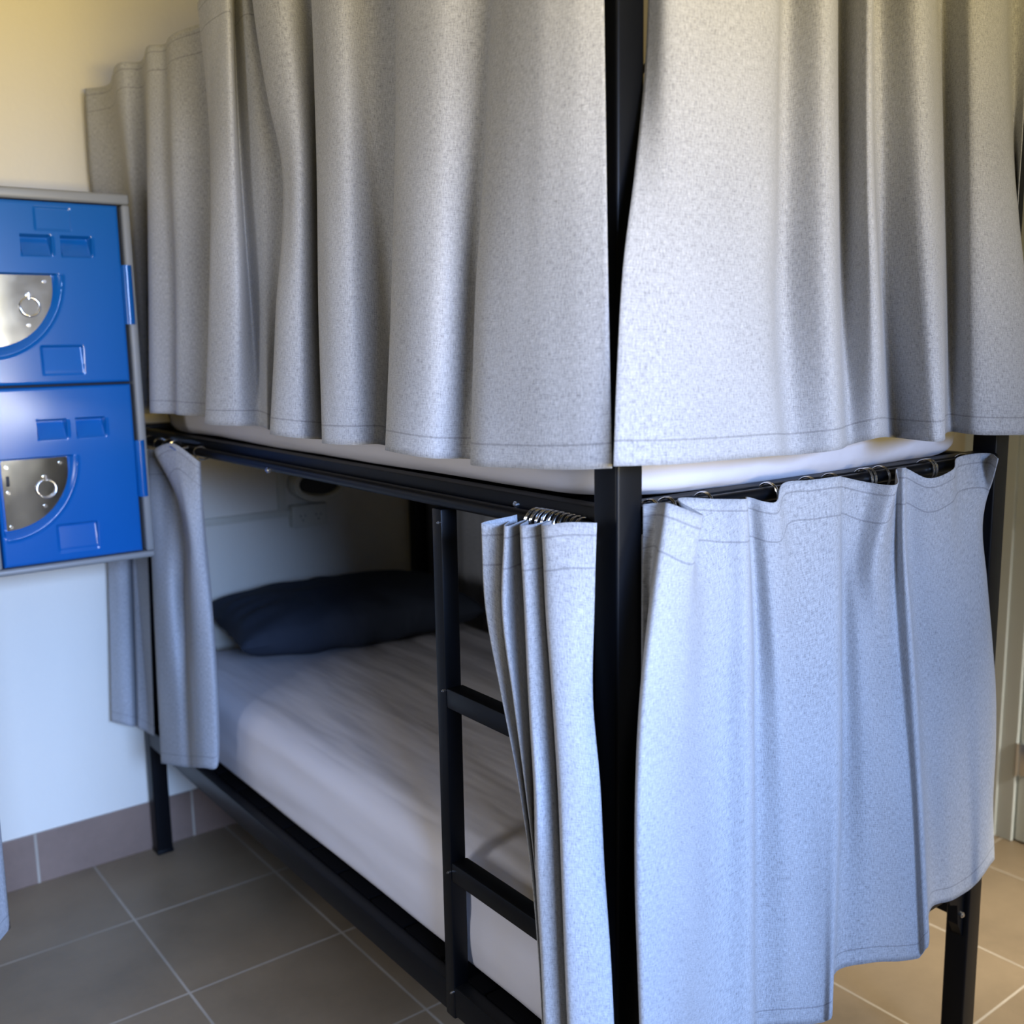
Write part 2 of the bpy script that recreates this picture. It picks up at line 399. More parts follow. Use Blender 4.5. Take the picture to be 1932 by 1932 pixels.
# ------------------------------------------------------------------ curtains
def herm(P, n):
    """centripetal-style cubic through points P, n steps per span"""
    out = []; m = len(P)
    T = [0.0]
    for i in range(1, m): T.append(T[-1]+max((P[i]-P[i-1]).length, 1e-4)**0.5)
    def tan(i):
        if i == 0: return (P[1]-P[0])/(T[1]-T[0])
        if i == m-1: return (P[-1]-P[-2])/(T[-1]-T[-2])
        h0, h1 = T[i]-T[i-1], T[i+1]-T[i]
        return ((P[i]-P[i-1])/h0*h1+(P[i+1]-P[i])/h1*h0)/(h0+h1)
    for i in range(m-1):
        h = T[i+1]-T[i]; a, b = tan(i)*h, tan(i+1)*h
        for k in range(n):
            s = k/n
            out.append((2*s**3-3*s**2+1)*P[i]+(s**3-2*s**2+s)*a+(-2*s**3+3*s**2)*P[i+1]+(s**3-s**2)*b)
    out.append(P[-1].copy()); return out
def curtain_panel(cols, root, seed, nu=8, nv=11, wr=0.0022, xmax=None):
    cols = [herm([Vector(p) for p in c], nv) for c in cols]
    rows = [herm([c[j] for c in cols], nu) for j in range(len(cols[0]))]
    nr, nc = len(rows), len(rows[0])
    mid = rows[nr//2]; U_ = [0.0]
    for i in range(1, nc): U_.append(U_[-1]+max((mid[i]-mid[i-1]).length, 0.5*(rows[-1][i]-rows[-1][i-1]).length))
    bm = bmesh.new(); V = []
    for j, r in enumerate(rows):
        t = j/(nr-1)
        line = []
        for i, p in enumerate(r):
            tg = r[min(i+1, nc-1)]-r[max(i-1, 0)]; n = Vector((tg.y, -tg.x, 0))
            if n.length > 1e-7: n.normalize()
            w = wr*noise.noise(Vector((U_[i]*9+seed, p.z*1.3, seed)))+wr*0.9*noise.noise(Vector((U_[i]*20+seed, p.z*9, 2)))*(1-sm(0.0, 0.22, t)) + wr*0.5*noise.noise(Vector((U_[i]*30, p.z*4, seed+4)))
            q = p + n*w
            if xmax is not None: q.x = min(q.x, xmax)
            line.append(bm.verts.new(q))
        V.append(line)
    uv = bm.loops.layers.uv.new('weave'); uv2 = bm.loops.layers.uv.new('from_top')
    vb = [[rows[j][i].z-rows[-1][i].z for i in range(nc)] for j in range(nr)]
    vt = [[rows[0][i].z-rows[j][i].z for i in range(nc)] for j in range(nr)]
    for j in range(nr-1):
        for i in range(nc-1):
            f = bm.faces.new((V[j][i], V[j][i+1], V[j+1][i+1], V[j+1][i]))
            for lp, (a, b) in zip(f.loops, ((j, i), (j, i+1), (j+1, i+1), (j+1, i))):
                lp[uv].uv = (U_[b], vb[a][b]); lp[uv2].uv = (U_[b], vt[a][b])
    org = root.location
    bmesh.ops.translate(bm, verts=bm.verts, vec=-org)
    for f in bm.faces: f.smooth = True
    me = bpy.data.meshes.new('fabric_panel'); bm.to_mesh(me); bm.free(); me.materials.append(FABRIC)
    o = bpy.data.objects.new('fabric_panel', me); COL.objects.link(o); o.parent = root
    s = o.modifiers.new('thickness', 'SOLIDIFY'); s.thickness = 0.0014; s.offset = 0
    return o
def ring(root, c, ax, tilt=0.0, r=0.0185):
    """split wire ring threaded round the rod"""
    bm = bmesh.new(); tube(bm, ring_pts(c, r, ax, 24, tilt=tilt), 0.0013, 8, True)
    tube(bm, ring_pts((c[0]+(0.003 if ax == 'x' else 0), c[1]+(0.003 if ax == 'y' else 0), c[2]), r, ax, 24, tilt=tilt+0.05), 0.0012, 8, True)
    return link('curtain_ring', bm, CHROME, root)
# fold lines of each curtain: per fold, eight points from its top edge to its hem (metres)
CUR = {}
CUR['upper_long'] = [
[(-0.0341,1.9968,2.1700),(-0.0362,2.0079,2.0480),(-0.0349,2.0109,1.9260),(-0.0219,1.9833,1.8040),(-0.0049,1.9488,1.6820),(0.0043,1.9466,1.5600),(0.0075,1.9708,1.4380),(0.01,1.9980,1.3160)],
[(0,1.9337,2.1700),(-0.0012,1.8815,2.0479),(0.0012,1.8547,1.9257),(0.0133,1.8889,1.8036),(0.0268,1.9431,1.6814),(0.0321,1.9731,1.5593),(0.0314,1.9902,1.4371),(0.03,2.0060,1.3150)],
[(-0.0402,1.6799,2.1700),(-0.0389,1.6751,2.0489),(-0.0351,1.6799,1.9277),(-0.0206,1.7237,1.8066),(-0.0014,1.7871,1.6854),(0.0085,1.8285,1.5643),(0.0098,1.8510,1.4431),(0.01,1.8710,1.3220)],
[(-0.005,1.6550,2.1700),(-0.0038,1.6613,2.0490),(-0.0008,1.6748,1.9280),(0.0106,1.7182,1.8070),(0.0253,1.7751,1.6860),(0.0321,1.8099,1.5650),(0.0316,1.8248,1.4440),(0.03,1.8370,1.3230)],
[(-0.0307,1.5011,2.1700),(-0.0462,1.4802,2.0521),(-0.0613,1.4604,1.9343),(-0.0719,1.4518,1.8164),(-0.0779,1.4551,1.6986),(-0.0819,1.4634,1.5807),(-0.0842,1.4765,1.4629),(-0.086,1.4910,1.3450)],
[(-0.0075,1.4739,2.1700),(-0.0232,1.4430,2.0520),(-0.0385,1.4135,1.9340),(-0.048,1.3969,1.8160),(-0.0511,1.3937,1.6980),(-0.0523,1.4008,1.5800),(-0.0524,1.4207,1.4620),(-0.052,1.4440,1.3440)],
[(-0.018,1.3938,2.1700),(-0.0375,1.3546,2.0524),(-0.0539,1.3238,1.9349),(-0.0624,1.3119,1.8173),(-0.0663,1.3127,1.6997),(-0.0697,1.3197,1.5821),(-0.0726,1.3345,1.4646),(-0.075,1.3520,1.3470)],
[(0,1.2582,2.1700),(0.0006,1.2567,2.0514),(0.0009,1.2556,1.9329),(-0.0013,1.2565,1.8143),(-0.0063,1.2585,1.6957),(-0.0109,1.2668,1.5771),(-0.014,1.2847,1.4586),(-0.017,1.3050,1.3400)],
[(-0.0513,1.1544,2.1700),(-0.055,1.1312,2.0514),(-0.0575,1.1184,1.9329),(-0.058,1.1212,1.8143),(-0.0571,1.1344,1.6957),(-0.0572,1.1522,1.5771),(-0.0598,1.1730,1.4586),(-0.063,1.1950,1.3400)],
[(-0.0623,1.0414,2.1700),(-0.0653,1.0533,2.0517),(-0.0728,1.0548,1.9334),(-0.0883,1.0375,1.8151),(-0.101,1.0307,1.6969),(-0.1074,1.0447,1.5786),(-0.111,1.0684,1.4603),(-0.115,1.0910,1.3420)],
[(-0.0556,0.9925,2.1700),(-0.0626,0.9851,2.0520),(-0.0695,0.9775,1.9340),(-0.0769,0.9683,1.8160),(-0.0855,0.9541,1.6980),(-0.0924,0.9483,1.5800),(-0.0957,0.9605,1.4620),(-0.098,0.978,1.3440)],
[(-0.0108,1.0689,2.1700),(-0.015,1.0698,2.0516),(-0.0224,1.0579,1.9331),(-0.0322,1.0348,1.8147),(-0.0369,1.0205,1.6963),(-0.0394,1.0090,1.5779),(-0.0452,0.9912,1.4594),(-0.052,0.971,1.3410)],
[(-0.0232,0.9939,2.1700),(-0.0273,0.9725,2.0509),(-0.0314,0.9519,1.9317),(-0.0348,0.9402,1.8126),(-0.0372,0.9397,1.6934),(-0.0397,0.9428,1.5743),(-0.0427,0.9447,1.4551),(-0.046,0.947,1.3360)],
[(0.0093,0.9995,2.1700),(0.0061,0.9584,2.0497),(0.0029,0.9187,1.9294),(-0.0008,0.9013,1.8091),(-0.0058,0.9129,1.6889),(-0.0098,0.9355,1.5686),(-0.0105,0.959,1.4483),(-0.01,0.985,1.3280)],
[(-0.0456,0.9216,2.1700),(-0.0523,0.8855,2.0516),(-0.058,0.8419,1.9331),(-0.0627,0.7873,1.8147),(-0.0799,0.7606,1.6963),(-0.1009,0.752,1.5779),(-0.1126,0.7522,1.4594),(-0.121,0.759,1.3410)],
[(-0.0517,0.787,2.1700),(-0.0542,0.7638,2.0511),(-0.0566,0.7406,1.9323),(-0.0627,0.7205,1.8134),(-0.0761,0.7037,1.6946),(-0.0902,0.6914,1.5757),(-0.0958,0.6888,1.4569),(-0.098,0.691,1.3380)],
[(0,0.7604,2.1700),(0.0006,0.7631,2.0496),(0.0011,0.7657,1.9291),(-0.0003,0.7658,1.8087),(-0.0041,0.7631,1.6883),(-0.0093,0.7578,1.5679),(-0.0158,0.7488,1.4474),(-0.023,0.738,1.3270)],
[(-0.0456,0.6816,2.1700),(-0.051,0.6721,2.0511),(-0.0566,0.6621,1.9323),(-0.0658,0.6477,1.8134),(-0.0804,0.6266,1.6946),(-0.0952,0.6051,1.5757),(-0.1059,0.589,1.4569),(-0.115,0.575,1.3380)],
[(-0.0515,0.5748,2.1700),(-0.0561,0.5657,2.0513),(-0.0605,0.5567,1.9326),(-0.0669,0.546,1.8139),(-0.0778,0.5309,1.6951),(-0.0899,0.5153,1.5764),(-0.0955,0.5109,1.4577),(-0.098,0.512,1.3390)],
[(-0.0173,0.5536,2.1700),(-0.0186,0.5526,2.0509),(-0.0198,0.5517,1.9317),(-0.0223,0.5482,1.8126),(-0.0268,0.5398,1.6934),(-0.0326,0.5292,1.5743),(-0.0391,0.5203,1.4551),(-0.046,0.512,1.3360)],
[(0,0.4871,2.1700),(0.0011,0.4939,2.0493),(0.0028,0.5012,1.9286),(0.0029,0.5075,1.8079),(-0.001,0.5113,1.6871),(-0.0091,0.5122,1.5664),(-0.0111,0.5219,1.4457),(-0.01,0.536,1.3250)],
[(-0.0519,0.396,2.1700),(-0.0561,0.3958,2.0516),(-0.0601,0.3958,1.9331),(-0.0676,0.3919,1.8147),(-0.0815,0.3807,1.6963),(-0.0954,0.3715,1.5779),(-0.1055,0.3709,1.4594),(-0.115,0.372,1.3410)],
[(-0.0576,0.2798,2.1700),(-0.0614,0.2789,2.0510),(-0.0648,0.2784,1.9320),(-0.0702,0.2761,1.8130),(-0.0803,0.2687,1.6940),(-0.0943,0.2573,1.5750),(-0.1014,0.2597,1.4560),(-0.104,0.271,1.3370)],
[(-0.0237,0.2091,2.1700),(-0.025,0.218,2.0504),(-0.0263,0.227,1.9309),(-0.0278,0.2356,1.8113),(-0.0298,0.2438,1.6917),(-0.0321,0.2516,1.5721),(-0.0403,0.2529,1.4526),(-0.052,0.25,1.3330)],
[(-0.0363,0.1531,2.1700),(-0.04,0.164,2.0504),(-0.0432,0.1751,1.9309),(-0.049,0.1845,1.8113),(-0.0595,0.191,1.6917),(-0.0716,0.1942,1.5721),(-0.082,0.1918,1.4526),(-0.092,0.188,1.3330)],
[(-0.0479,0.0953,2.1700),(-0.0514,0.0932,2.0509),(-0.0547,0.0907,1.9317),(-0.0588,0.0893,1.8126),(-0.0645,0.0906,1.6934),(-0.0721,0.0944,1.5743),(-0.0792,0.0986,1.4551),(-0.086,0.103,1.3360)],
[(-0.036,0.035,2.1700),(-0.0379,0.0327,2.0516),(-0.0394,0.0305,1.9331),(-0.042,0.0279,1.8147),(-0.047,0.0244,1.6963),(-0.0546,0.0203,1.5779),(-0.062,0.0144,1.4594),(-0.069,0.007,1.3410)],
[(-0.0183,0.0076,2.1700),(-0.0185,0.0053,2.0523),(-0.0183,0.0036,1.9346),(-0.0199,-0.0003,1.8169),(-0.0257,-0.0087,1.6991),(-0.0344,-0.0206,1.5814),(-0.0431,-0.0331,1.4637),(-0.052,-0.046,1.3460)],
]
CUR['upper_foot'] = [
[(0.0488,-0.0004,2.1700),(0.051,-0.0001,2.0529),(0.051,-0.0007,1.9357),(0.0413,-0.0041,1.8186),(0.0115,-0.0193,1.7014),(-0.0296,-0.0419,1.5843),(-0.0458,-0.0491,1.4671),(-0.06,-0.058,1.3500)],
[(0.0426,-0.0397,2.1700),(0.0431,-0.0399,2.0524),(0.0441,-0.0396,1.9349),(0.043,-0.0414,1.8173),(0.037,-0.0482,1.6997),(0.0259,-0.0596,1.5821),(0.0205,-0.0695,1.4646),(0.02,-0.078,1.3470)],
[(0.1335,-0.0597,2.1700),(0.1318,-0.0602,2.0519),(0.1308,-0.0601,1.9337),(0.1279,-0.0615,1.8156),(0.1202,-0.0661,1.6974),(0.104,-0.0755,1.5793),(0.1094,-0.0772,1.4611),(0.134,-0.072,1.3430)],
[(0.2127,-0.0588,2.1700),(0.2113,-0.0596,2.0516),(0.2106,-0.06,1.9331),(0.2079,-0.0617,1.8147),(0.2004,-0.0666,1.6963),(0.1849,-0.0757,1.5779),(0.1934,-0.0772,1.4594),(0.222,-0.072,1.3410)],
[(0.2999,-0.01,2.1700),(0.3014,-0.0093,2.0504),(0.3031,-0.0084,1.9309),(0.3041,-0.0086,1.8113),(0.3034,-0.0113,1.6917),(0.301,-0.0159,1.5721),(0.3026,-0.0257,1.4526),(0.307,-0.039,1.3330)],
[(0.3008,-0.0589,2.1700),(0.3072,-0.0598,2.0513),(0.314,-0.0603,1.9326),(0.3193,-0.0621,1.8139),(0.3206,-0.0671,1.6951),(0.3173,-0.0755,1.5764),(0.3263,-0.0788,1.4577),(0.345,-0.078,1.3390)],
[(0.4134,-0.01,2.1700),(0.4203,-0.0094,2.0509),(0.4273,-0.0085,1.9317),(0.4335,-0.0088,1.8126),(0.4375,-0.0119,1.6934),(0.4399,-0.0169,1.5743),(0.4468,-0.0216,1.4551),(0.457,-0.026,1.3360)],
[(0.3924,-0.0665,2.1700),(0.3935,-0.0698,2.0523),(0.3935,-0.0733,1.9346),(0.3957,-0.0764,1.8169),(0.4034,-0.078,1.6991),(0.4157,-0.0796,1.5814),(0.4384,-0.0728,1.4637),(0.47,-0.058,1.3460)],
[(0.5027,0,2.1700),(0.5153,0,2.0507),(0.5276,0,1.9314),(0.5409,0,1.8121),(0.5564,0.0001,1.6929),(0.5743,0.0007,1.5736),(0.5893,-0.003,1.4543),(0.602,-0.01,1.3350)],
[(0.5075,-0.06,2.1700),(0.5187,-0.0619,2.0513),(0.5304,-0.0632,1.9326),(0.5407,-0.0663,1.8139),(0.5479,-0.0735,1.6951),(0.552,-0.0852,1.5764),(0.5531,-0.0979,1.4577),(0.552,-0.111,1.3390)],
[(0.6753,0.0023,2.1700),(0.6984,0.0047,2.0503),(0.7219,0.0073,1.9306),(0.7437,0.0093,1.8109),(0.7624,0.0104,1.6911),(0.7789,0.0108,1.5714),(0.7854,0.0069,1.4517),(0.785,0,1.3320)],
[(0.6775,-0.0462,2.1700),(0.6878,-0.048,2.0501),(0.6979,-0.0499,1.9303),(0.7091,-0.0514,1.8104),(0.7227,-0.0521,1.6906),(0.7385,-0.052,1.5707),(0.755,-0.052,1.4509),(0.772,-0.052,1.3310)],
[(0.7451,-0.053,2.1700),(0.7645,-0.053,2.0489),(0.7836,-0.0523,1.9277),(0.804,-0.0543,1.8066),(0.8265,-0.0624,1.6854),(0.8528,-0.0731,1.5643),(0.8912,-0.0765,1.4431),(0.933,-0.078,1.3220)],
[(0.8959,0,2.1700),(0.911,0,2.0467),(0.9254,0,1.9234),(0.9449,0,1.8001),(0.974,0,1.6769),(1.0102,0,1.5536),(1.0551,0,1.4303),(1.1050,0,1.3070)],
[(0.9206,-0.0242,2.1700),(0.9233,-0.022,2.0476),(0.9259,-0.0199,1.9251),(0.9283,-0.0188,1.8027),(0.9317,-0.0189,1.6803),(0.9545,-0.0242,1.5579),(0.998,-0.0312,1.4354),(1.0540,-0.039,1.3130)],
]
CUR['lower_foot'] = [
[(0.041,-0.005,1.2870),(0.0411,-0.005,1.1647),(0.042,-0.005,1.0424),(0.0432,-0.005,0.9201),(0.045,-0.005,0.7979),(0.047,-0.005,0.6756),(0.0491,-0.005,0.5533),(0.051,-0.005,0.431)],
[(0.05,-0.022,1.2900),(0.0526,-0.0056,1.1671),(0.0472,-0.005,1.0443),(0.0458,-0.0051,0.9214),(0.0468,-0.0053,0.7986),(0.0492,-0.0055,0.6757),(0.0519,-0.0058,0.5529),(0.054,-0.006,0.43)],
[(0.043,-0.049,1.2930),(-0.0003,-0.0684,1.1787),(-0.0341,-0.0839,1.0644),(-0.0498,-0.0912,0.9501),(-0.0516,-0.0928,0.8359),(-0.0455,-0.0911,0.7216),(-0.0377,-0.0887,0.6073),(-0.034,-0.088,0.493)],
[(0.096,-0.06,1.2730),(0.0402,-0.0776,1.1610),(0.0254,-0.0837,1.0490),(0.0153,-0.0884,0.937),(0.0118,-0.0908,0.825),(0.012,-0.0918,0.713),(0.013,-0.0925,0.601),(0.012,-0.094,0.489)],
[(0.097,-0.012,1.2890),(0.1254,-0.0401,1.1680),(0.1157,-0.048,1.0470),(0.1131,-0.0548,0.926),(0.1125,-0.0579,0.805),(0.113,-0.0587,0.684),(0.1137,-0.0588,0.563),(0.114,-0.06,0.442)],
[(0.163,-0.02,1.2830),(0.1643,-0.0447,1.1646),(0.1579,-0.0482,1.0461),(0.155,-0.0526,0.9277),(0.1548,-0.0554,0.8093),(0.1561,-0.057,0.6909),(0.1579,-0.0582,0.5724),(0.159,-0.06,0.454)],
[(0.195,-0.044,1.2820),(0.1851,-0.0567,1.1671),(0.1809,-0.0661,1.0523),(0.181,-0.0725,0.9374),(0.1824,-0.0759,0.8226),(0.1856,-0.0768,0.7077),(0.1895,-0.0766,0.5929),(0.193,-0.077,0.478)],
[(0.237,-0.015,1.2770),(0.2606,-0.0096,1.1549),(0.2753,-0.0065,1.0327),(0.2795,-0.0061,0.9106),(0.2832,-0.0059,0.7884),(0.2875,-0.0058,0.6663),(0.2912,-0.0059,0.5441),(0.295,-0.006,0.422)],
[(0.247,-0.033,1.2720),(0.2662,-0.033,1.1509),(0.2827,-0.033,1.0297),(0.2968,-0.033,0.9086),(0.309,-0.033,0.7874),(0.3187,-0.033,0.6663),(0.3268,-0.033,0.5451),(0.335,-0.033,0.424)],
[(0.264,-0.042,1.2700),(0.2931,-0.037,1.1484),(0.312,-0.0357,1.0269),(0.3233,-0.037,0.9053),(0.3337,-0.0382,0.7837),(0.3431,-0.039,0.6621),(0.351,-0.04,0.5406),(0.359,-0.041,0.419)],
[(0.31,-0.018,1.2900),(0.3271,-0.0309,1.1654),(0.3397,-0.0401,1.0409),(0.3482,-0.0457,0.9163),(0.3564,-0.0495,0.7917),(0.3648,-0.0514,0.6671),(0.3729,-0.0516,0.5426),(0.381,-0.052,0.418)],
[(0.368,-0.022,1.2900),(0.3723,-0.0351,1.1661),(0.3729,-0.046,1.0423),(0.3703,-0.0546,0.9184),(0.3703,-0.0606,0.7946),(0.3756,-0.0629,0.6707),(0.3834,-0.0629,0.5469),(0.391,-0.063,0.423)],
[(0.422,-0.031,1.2910),(0.4126,-0.0422,1.1689),(0.4039,-0.053,1.0467),(0.3958,-0.064,0.9246),(0.3898,-0.0723,0.8024),(0.3876,-0.0753,0.6803),(0.3878,-0.0751,0.5581),(0.388,-0.075,0.436)],
[(0.453,-0.015,1.2860),(0.4696,-0.0107,1.1646),(0.4839,-0.0075,1.0431),(0.4942,-0.0063,0.9217),(0.5012,-0.0061,0.8003),(0.5042,-0.0059,0.6789),(0.5028,-0.0059,0.5574),(0.501,-0.006,0.436)],
[(0.515,-0.022,1.2720),(0.4863,-0.0224,1.1536),(0.4949,-0.0285,1.0351),(0.5073,-0.0314,0.9167),(0.5214,-0.0326,0.7983),(0.5333,-0.0334,0.6799),(0.5442,-0.0333,0.5614),(0.555,-0.033,0.443)],
[(0.525,-0.06,1.2710),(0.4916,-0.0523,1.1504),(0.5319,-0.0394,1.0299),(0.5576,-0.0413,0.9093),(0.5779,-0.0478,0.7887),(0.5961,-0.0495,0.6681),(0.6108,-0.0493,0.5476),(0.625,-0.049,0.427)],
[(0.601,-0.015,1.2860),(0.5975,-0.0211,1.1627),(0.5897,-0.0351,1.0394),(0.5931,-0.0477,0.9161),(0.6071,-0.0572,0.7929),(0.6236,-0.0618,0.6696),(0.644,-0.0613,0.5463),(0.665,-0.06,0.423)],
[(0.602,-0.026,1.2880),(0.5875,-0.0412,1.1689),(0.5859,-0.0566,1.0497),(0.5927,-0.0672,0.9306),(0.6056,-0.0728,0.8114),(0.6209,-0.0762,0.6923),(0.6391,-0.0769,0.5731),(0.658,-0.077,0.454)],
[(0.633,-0.015,1.2820),(0.6547,-0.0073,1.1627),(0.6804,-0.0056,1.0434),(0.7063,-0.006,0.9241),(0.7304,-0.006,0.8049),(0.7528,-0.006,0.6856),(0.7729,-0.006,0.5663),(0.792,-0.006,0.447)],
[(0.662,-0.033,1.2660),(0.6868,-0.0233,1.1483),(0.7286,-0.0175,1.0306),(0.7636,-0.015,0.9129),(0.7822,-0.0156,0.7951),(0.8003,-0.0161,0.6774),(0.8264,-0.0143,0.5597),(0.854,-0.012,0.442)],
[(0.727,-0.038,1.2750),(0.7332,-0.0342,1.1576),(0.7701,-0.0296,1.0401),(0.813,-0.0256,0.9227),(0.8401,-0.0234,0.8053),(0.8608,-0.0222,0.6879),(0.88,-0.0218,0.5704),(0.897,-0.022,0.453)],
[(0.777,-0.018,1.2890),(0.7831,-0.0294,1.1723),(0.8098,-0.0339,1.0556),(0.8489,-0.033,0.9389),(0.8722,-0.033,0.8221),(0.8875,-0.033,0.7054),(0.8998,-0.033,0.5887),(0.909,-0.033,0.472)],
[(0.882,-0.018,1.2880),(0.8343,-0.0322,1.1739),(0.8584,-0.0333,1.0597),(0.8854,-0.033,0.9456),(0.9075,-0.033,0.8314),(0.9244,-0.033,0.7173),(0.9341,-0.033,0.6031),(0.942,-0.033,0.489)],
[(0.851,-0.049,1.2840),(0.8643,-0.024,1.1701),(0.8952,-0.0215,1.0563),(0.9234,-0.022,0.9424),(0.9493,-0.0218,0.8286),(0.9695,-0.0171,0.7147),(0.9762,-0.0151,0.6009),(0.981,-0.022,0.487)],
]
CUR['near_bunch'] = [
[(-0.015,0.191,1.2560),(-0.0107,0.1901,1.1247),(-0.0097,0.1819,0.9934),(-0.01,0.169,0.8621),(-0.01,0.1549,0.7309),(-0.01,0.1461,0.5996),(-0.01,0.141,0.4683),(-0.01,0.136,0.337)],
[(-0.075,0.194,1.2500),(-0.075,0.1865,1.1316),(-0.0751,0.1538,1.0131),(-0.0794,0.1128,0.8947),(-0.08,0.0865,0.7763),(-0.08,0.0731,0.6579),(-0.08,0.066,0.5394),(-0.08,0.061,0.421)],
[(-0.055,0.176,1.2500),(-0.0595,0.1743,1.1293),(-0.0601,0.1531,1.0086),(-0.0644,0.1216,0.8879),(-0.065,0.0986,0.7671),(-0.065,0.0862,0.6464),(-0.065,0.0792,0.5257),(-0.065,0.074,0.405)],
[(-0.015,0.205,1.2470),(-0.0195,0.2027,1.1210),(-0.02,0.1744,0.995),(-0.0184,0.1618,0.869),(-0.0297,0.1278,0.743),(-0.03,0.1185,0.617),(-0.03,0.1131,0.491),(-0.03,0.109,0.365)],
[(-0.075,0.136,1.2540),(-0.0843,0.132,1.1371),(-0.085,0.1115,1.0203),(-0.0843,0.0915,0.9034),(-0.09,0.0651,0.7866),(-0.09,0.0541,0.6697),(-0.09,0.0487,0.5529),(-0.09,0.045,0.436)],
[(-0.02,0.162,1.2530),(-0.0293,0.1435,1.1266),(-0.03,0.1297,1.0001),(-0.03,0.1257,0.8737),(-0.03,0.1223,0.7473),(-0.03,0.1114,0.6209),(-0.03,0.1065,0.4944),(-0.03,0.104,0.368)],
[(-0.075,0.102,1.2590),(-0.084,0.083,1.1439),(-0.0912,0.0685,1.0287),(-0.0993,0.0488,0.9136),(-0.1,0.0461,0.7984),(-0.1,0.0384,0.6833),(-0.1,0.0328,0.5681),(-0.1,0.028,0.453)],
[(-0.06,0.093,1.2610),(-0.0689,0.0745,1.1457),(-0.0757,0.058,1.0304),(-0.079,0.0448,0.9151),(-0.0849,0.0322,0.7999),(-0.085,0.0255,0.6846),(-0.085,0.0192,0.5693),(-0.085,0.013,0.454)],
[(-0.015,0.117,1.2570),(-0.0183,0.1058,1.1367),(-0.0311,0.0806,1.0164),(-0.0347,0.0673,0.8961),(-0.035,0.0584,0.7759),(-0.035,0.0496,0.6556),(-0.035,0.0425,0.5353),(-0.035,0.036,0.415)],
[(-0.075,0.058,1.2650),(-0.0839,0.0426,1.1539),(-0.0907,0.0225,1.0427),(-0.094,0.0079,0.9316),(-0.1,-0.0059,0.8204),(-0.1,-0.0114,0.7093),(-0.1,-0.018,0.5981),(-0.1,-0.025,0.487)],
[(-0.06,0.028,1.2710),(-0.0687,0.0152,1.1590),(-0.0757,0.0013,1.0470),(-0.0796,-0.0115,0.935),(-0.08,-0.0227,0.823),(-0.08,-0.0315,0.711),(-0.08,-0.0373,0.599),(-0.08,-0.042,0.487)],
[(-0.035,0,1.2710),(-0.0391,0.0012,1.1579),(-0.0448,-0.0016,1.0447),(-0.05,-0.0212,0.9316),(-0.05,-0.0285,0.8184),(-0.05,-0.0389,0.7053),(-0.05,-0.0465,0.5921),(-0.05,-0.053,0.479)],
]
CUR['far_bunch'] = [
[(-0.02,1.6830,1.2380),(-0.0309,1.6942,1.1156),(-0.0341,1.7048,0.9931),(-0.0354,1.7143,0.8707),(-0.0378,1.7215,0.7483),(-0.0397,1.7288,0.6259),(-0.0402,1.7393,0.5034),(-0.04,1.7510,0.381)],
[(-0.035,1.7030,1.2380),(-0.0525,1.6616,1.1189),(-0.0596,1.6517,0.9997),(-0.0626,1.6547,0.8806),(-0.063,1.6662,0.7614),(-0.0621,1.6813,0.6423),(-0.062,1.6909,0.5231),(-0.062,1.6990,0.404)],
[(-0.025,1.6280,1.2420),(-0.0307,1.6100,1.1264),(-0.0419,1.5811,1.0109),(-0.0512,1.5596,0.8953),(-0.0543,1.5570,0.7797),(-0.0549,1.5629,0.6641),(-0.0552,1.5716,0.5486),(-0.055,1.5830,0.433)],
[(-0.02,1.5960,1.2440),(-0.02,1.5617,1.1294),(-0.0194,1.5459,1.0149),(-0.0183,1.5624,0.9003),(-0.0264,1.5528,0.7857),(-0.0366,1.5375,0.6711),(-0.0412,1.5344,0.5566),(-0.044,1.5350,0.442)],
[(-0.06,1.5870,1.2440),(-0.051,1.4562,1.1319),(-0.0393,1.4612,1.0197),(-0.0348,1.5006,0.9076),(-0.0399,1.4957,0.7954),(-0.0473,1.4847,0.6833),(-0.0494,1.4845,0.5711),(-0.05,1.4870,0.459)],
[(-0.06,1.4450,1.2750),(-0.0563,1.4093,1.1616),(-0.0512,1.3901,1.0481),(-0.0499,1.3996,0.9347),(-0.0496,1.4038,0.8213),(-0.05,1.4072,0.7079),(-0.05,1.4115,0.5944),(-0.05,1.4160,0.481)],
[(-0.03,1.3730,1.2380),(-0.0279,1.3833,1.1306),(-0.0277,1.3803,1.0231),(-0.0282,1.3747,0.9157),(-0.0291,1.3694,0.8083),(-0.03,1.3677,0.7009),(-0.0301,1.3747,0.5934),(-0.03,1.3850,0.486)],
[(-0.008,1.4220,1.2340),(-0.008,1.4232,1.1377),(-0.0083,1.4144,1.0414),(-0.007,1.4090,0.9451),(-0.0041,1.4109,0.8489),(-0.002,1.4138,0.7526),(0.0004,1.4217,0.6563),(0.004,1.4370,0.56)],
]
